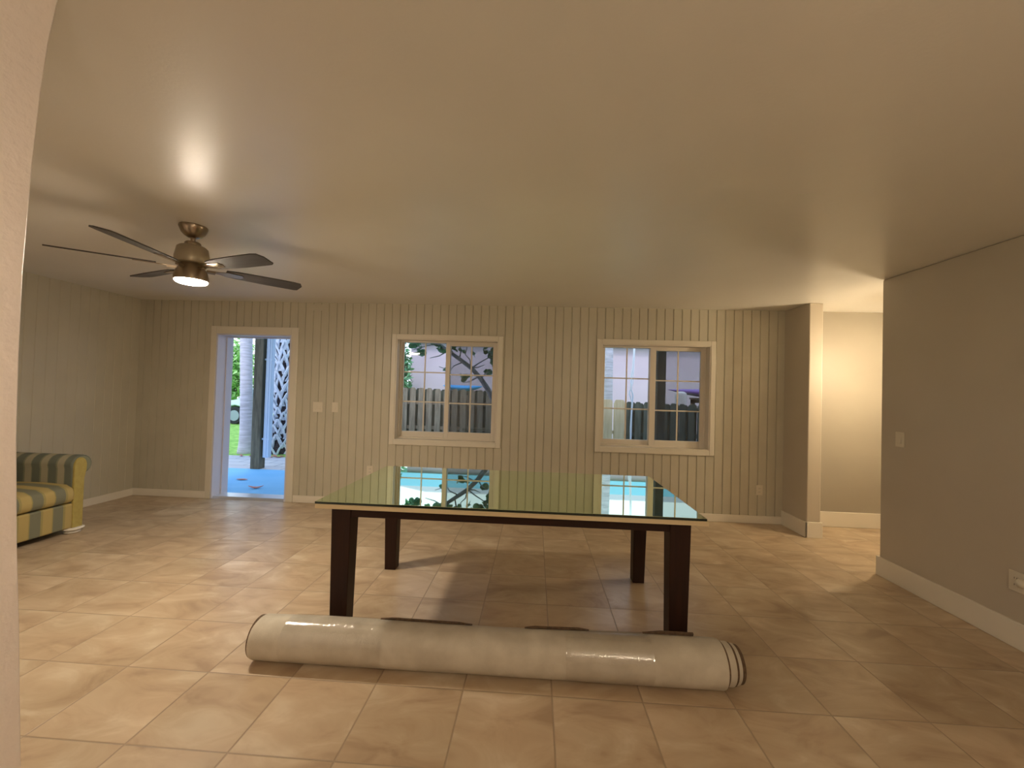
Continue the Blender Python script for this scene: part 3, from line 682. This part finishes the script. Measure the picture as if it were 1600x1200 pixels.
m=MB(); m.tube([P(-1.28,2.5),P(-1.3,2.55,7.7),P(-1.3,2.6,8.3),P(-1.0,2.6,8.5)],[.012,.011,.009,.006],6); m.build('branch',M['branch'],tr,smooth=True)
# kayaks and rack behind the fences
def kayak(x,y,z,L,w,hh,mt,label,rz=0):
    m=MB(); n=20; rs=[]; K=24
    for i in range(K+1):
        t=-1+2*i/K; ww=w*max(0.02,(1-abs(t)**2.4)); up=.06*t*t; hz=hh*max(.06,(1-abs(t)**3))
        rs.append([(t*L/2,ww/2*math.cos(2*PI*k/n),up+hz/2*math.sin(2*PI*k/n)*(1 if math.sin(2*PI*k/n)<0 else .7)) for k in range(n)])
    m.rings(rs); o=m.build('kayak',mt,smooth=True); o.location=(x,y,z); o.rotation_euler=(0,0,rz); tag(o,label,'kayak'); return o
kayak(-2.28,13.0,1.535,1.25,.5,.22,M['kblue'],'small bright blue kayak showing above the grey picket fence')
kayak(4.85,10.5,1.56,3.1,.6,.26,M['kpurple'],'purple kayak above the dark green fence')
def rack(x,y,L,zt,label):
    e=empty('kayak_rack',(x,y,GZ)); tag(e,label,'rack')
    for sx in (-L/2,L/2-.09):
        for sy in (-.32,.24): MB().box(sx,sx+.09,sy,sy+.08,0,zt-GZ).build('post',M['rackw'],e)
    for sy in (-.32,.24): MB().box(-L/2,L/2,sy,sy+.08,zt-GZ-.09,zt-GZ-.0).build('rail',M['rackw'],e)
    for sx in (-L/2,L/2-.09): MB().box(sx,sx+.09,-.4,.4,zt-GZ,zt-GZ+.04).build('crossbar',M['rackw'],e)
rack(-2.28,13.0,.9,1.385,'brown timber rack under the blue kayak')
rack(4.9,10.5,1.9,1.40,'brown timber rack under the purple kayak')
wb=MB().lathe([(.10,0),(.13,.01),(.135,.30),(.13,.34),(.06,.38)],n=24).build('water_jug',M['whitebox'],smooth=False); wb.location=(3.48,10.15,1.20)
tag(wb,'white container standing behind the dark green fence','container')
pl=empty('storage_table',(3.5,10.15,GZ)); tag(pl,'brown timber stand holding the white container','table')
MB().box(-.3,.3,-.2,.2,1.215,1.26).build('shelf',M['rackw'],pl)
for sx in (-.28,.22):
    for sy in (-.18,.12): MB().box(sx,sx+.06,sy,sy+.06,0,1.215).build('leg',M['rackw'],pl)
# cords hanging by right window
m=MB(); 
m.tube([(1.98,8.5,2.72),(1.97,8.5,2.3),(1.955,8.5,2.0),(1.925,8.5,1.8),(1.93,8.5,1.6),(1.97,8.5,1.45),(1.95,8.5,1.1),(1.94,8.5,GZ)],.016,8)
m.tube([(1.99,8.52,2.72),(1.985,8.52,2.3),(1.975,8.52,2.0),(1.965,8.52,1.7),(1.90,8.52,1.5),(1.96,8.52,1.30),(1.94,8.52,.8),(1.96,8.52,GZ)],.013,8)
tag(m.build('hanging_cord',M['rope'],smooth=True),'pair of pale twisted cords hanging outside the right window','cord')
# fallen leaves
def dry(x,y,z,s,mt,label,rz,curl,group=None):
    m=MB(); K=10; rs=[]
    for i in range(K+1):
        t=-1+2*i/K; w=.32*s*(1-abs(t)**1.8)+.004; zz=curl*s*(t*t)+.004
        rs.append([(t*s,-w,zz+.35*w),(t*s,0,zz),(t*s,w,zz+.35*w),(t*s,w*.9,zz+.35*w+.004),(t*s,0,zz+.004),(t*s,-w*.9,zz+.35*w+.004)])
    m.rings(rs); o=m.build('fallen_leaf',mt,smooth=True); o.location=(x,y,z); o.rotation_euler=(0,0,rz); tag(o,label,'leaf',group); return o
dry(-4.01,5.86,GZ,.10,M['dryleaf'],'curled red brown leaf on the blue slab nearest the threshold',.3,.35)
dry(-4.56,6.33,GZ,.085,M['dryleaf'],'flat reddish leaf further out on the blue slab',.1,.08)
rnd=random.Random(5)
for i in range(9):
    dry(-5.98+rnd.uniform(-.15,.95),8.48+rnd.uniform(-.08,.10),GZ,rnd.uniform(.07,.11),M['drybrown'] if i%2 else M['dryleaf'],'dry fallen leaf among others at the feet of the palm trunks',rnd.uniform(0,6),.2,'dry leaves at the palm trunks')

# ================================================================ WORLD, SUN, CAMERA
w=bpy.data.worlds.new('sky'); scene.world=w; w.use_nodes=True; nt=w.node_tree
bg=nt.nodes['Background']; tc=nt.nodes.new('ShaderNodeTexCoord'); sp_=nt.nodes.new('ShaderNodeSeparateXYZ'); cr=nt.nodes.new('ShaderNodeValToRGB')
nt.links.new(tc.outputs['Generated'],sp_.inputs[0]); nt.links.new(sp_.outputs[2],cr.inputs[0])
cr.color_ramp.elements[0].position=0; cr.color_ramp.elements[0].color=(.80,.82,.95,1); cr.color_ramp.elements[1].position=.6; cr.color_ramp.elements[1].color=(.52,.74,1.,1)
nt.links.new(cr.outputs[0],bg.inputs[0]); bg.inputs[1].default_value=2.1
sd=bpy.data.lights.new('sun','SUN'); sd.energy=1.1; sd.angle=R(12); sd.color=(1,.95,.88); so=bpy.data.objects.new('sun',sd); COL.objects.link(so)
so.rotation_euler=(R(38),R(-12),0)

f,pi_,ya,ro=650.0,.01917,.05572,.02937
F=Vector((-math.sin(ya)*math.cos(pi_),math.cos(ya)*math.cos(pi_),math.sin(pi_)))
R0=Vector((math.cos(ya),math.sin(ya),0)); U0=R0.cross(F); Rr=R0*math.cos(ro)+U0*math.sin(ro); U=Rr.cross(F)
cd=bpy.data.cameras.new('camera'); cam=bpy.data.objects.new('camera',cd); COL.objects.link(cam); scene.camera=cam
cd.sensor_fit='HORIZONTAL'; cd.sensor_width=36; cd.lens=f/1600*36; cd.clip_start=.02; cd.clip_end=200
mt=Matrix((Rr,U,-F)).transposed().to_4x4(); mt.translation=(0,0,1.45); cam.matrix_world=mt

vs=scene.view_settings; vs.view_transform='Standard'; vs.look='None'; vs.gamma=1; vs.use_curve_mapping=False; vs.exposure=0
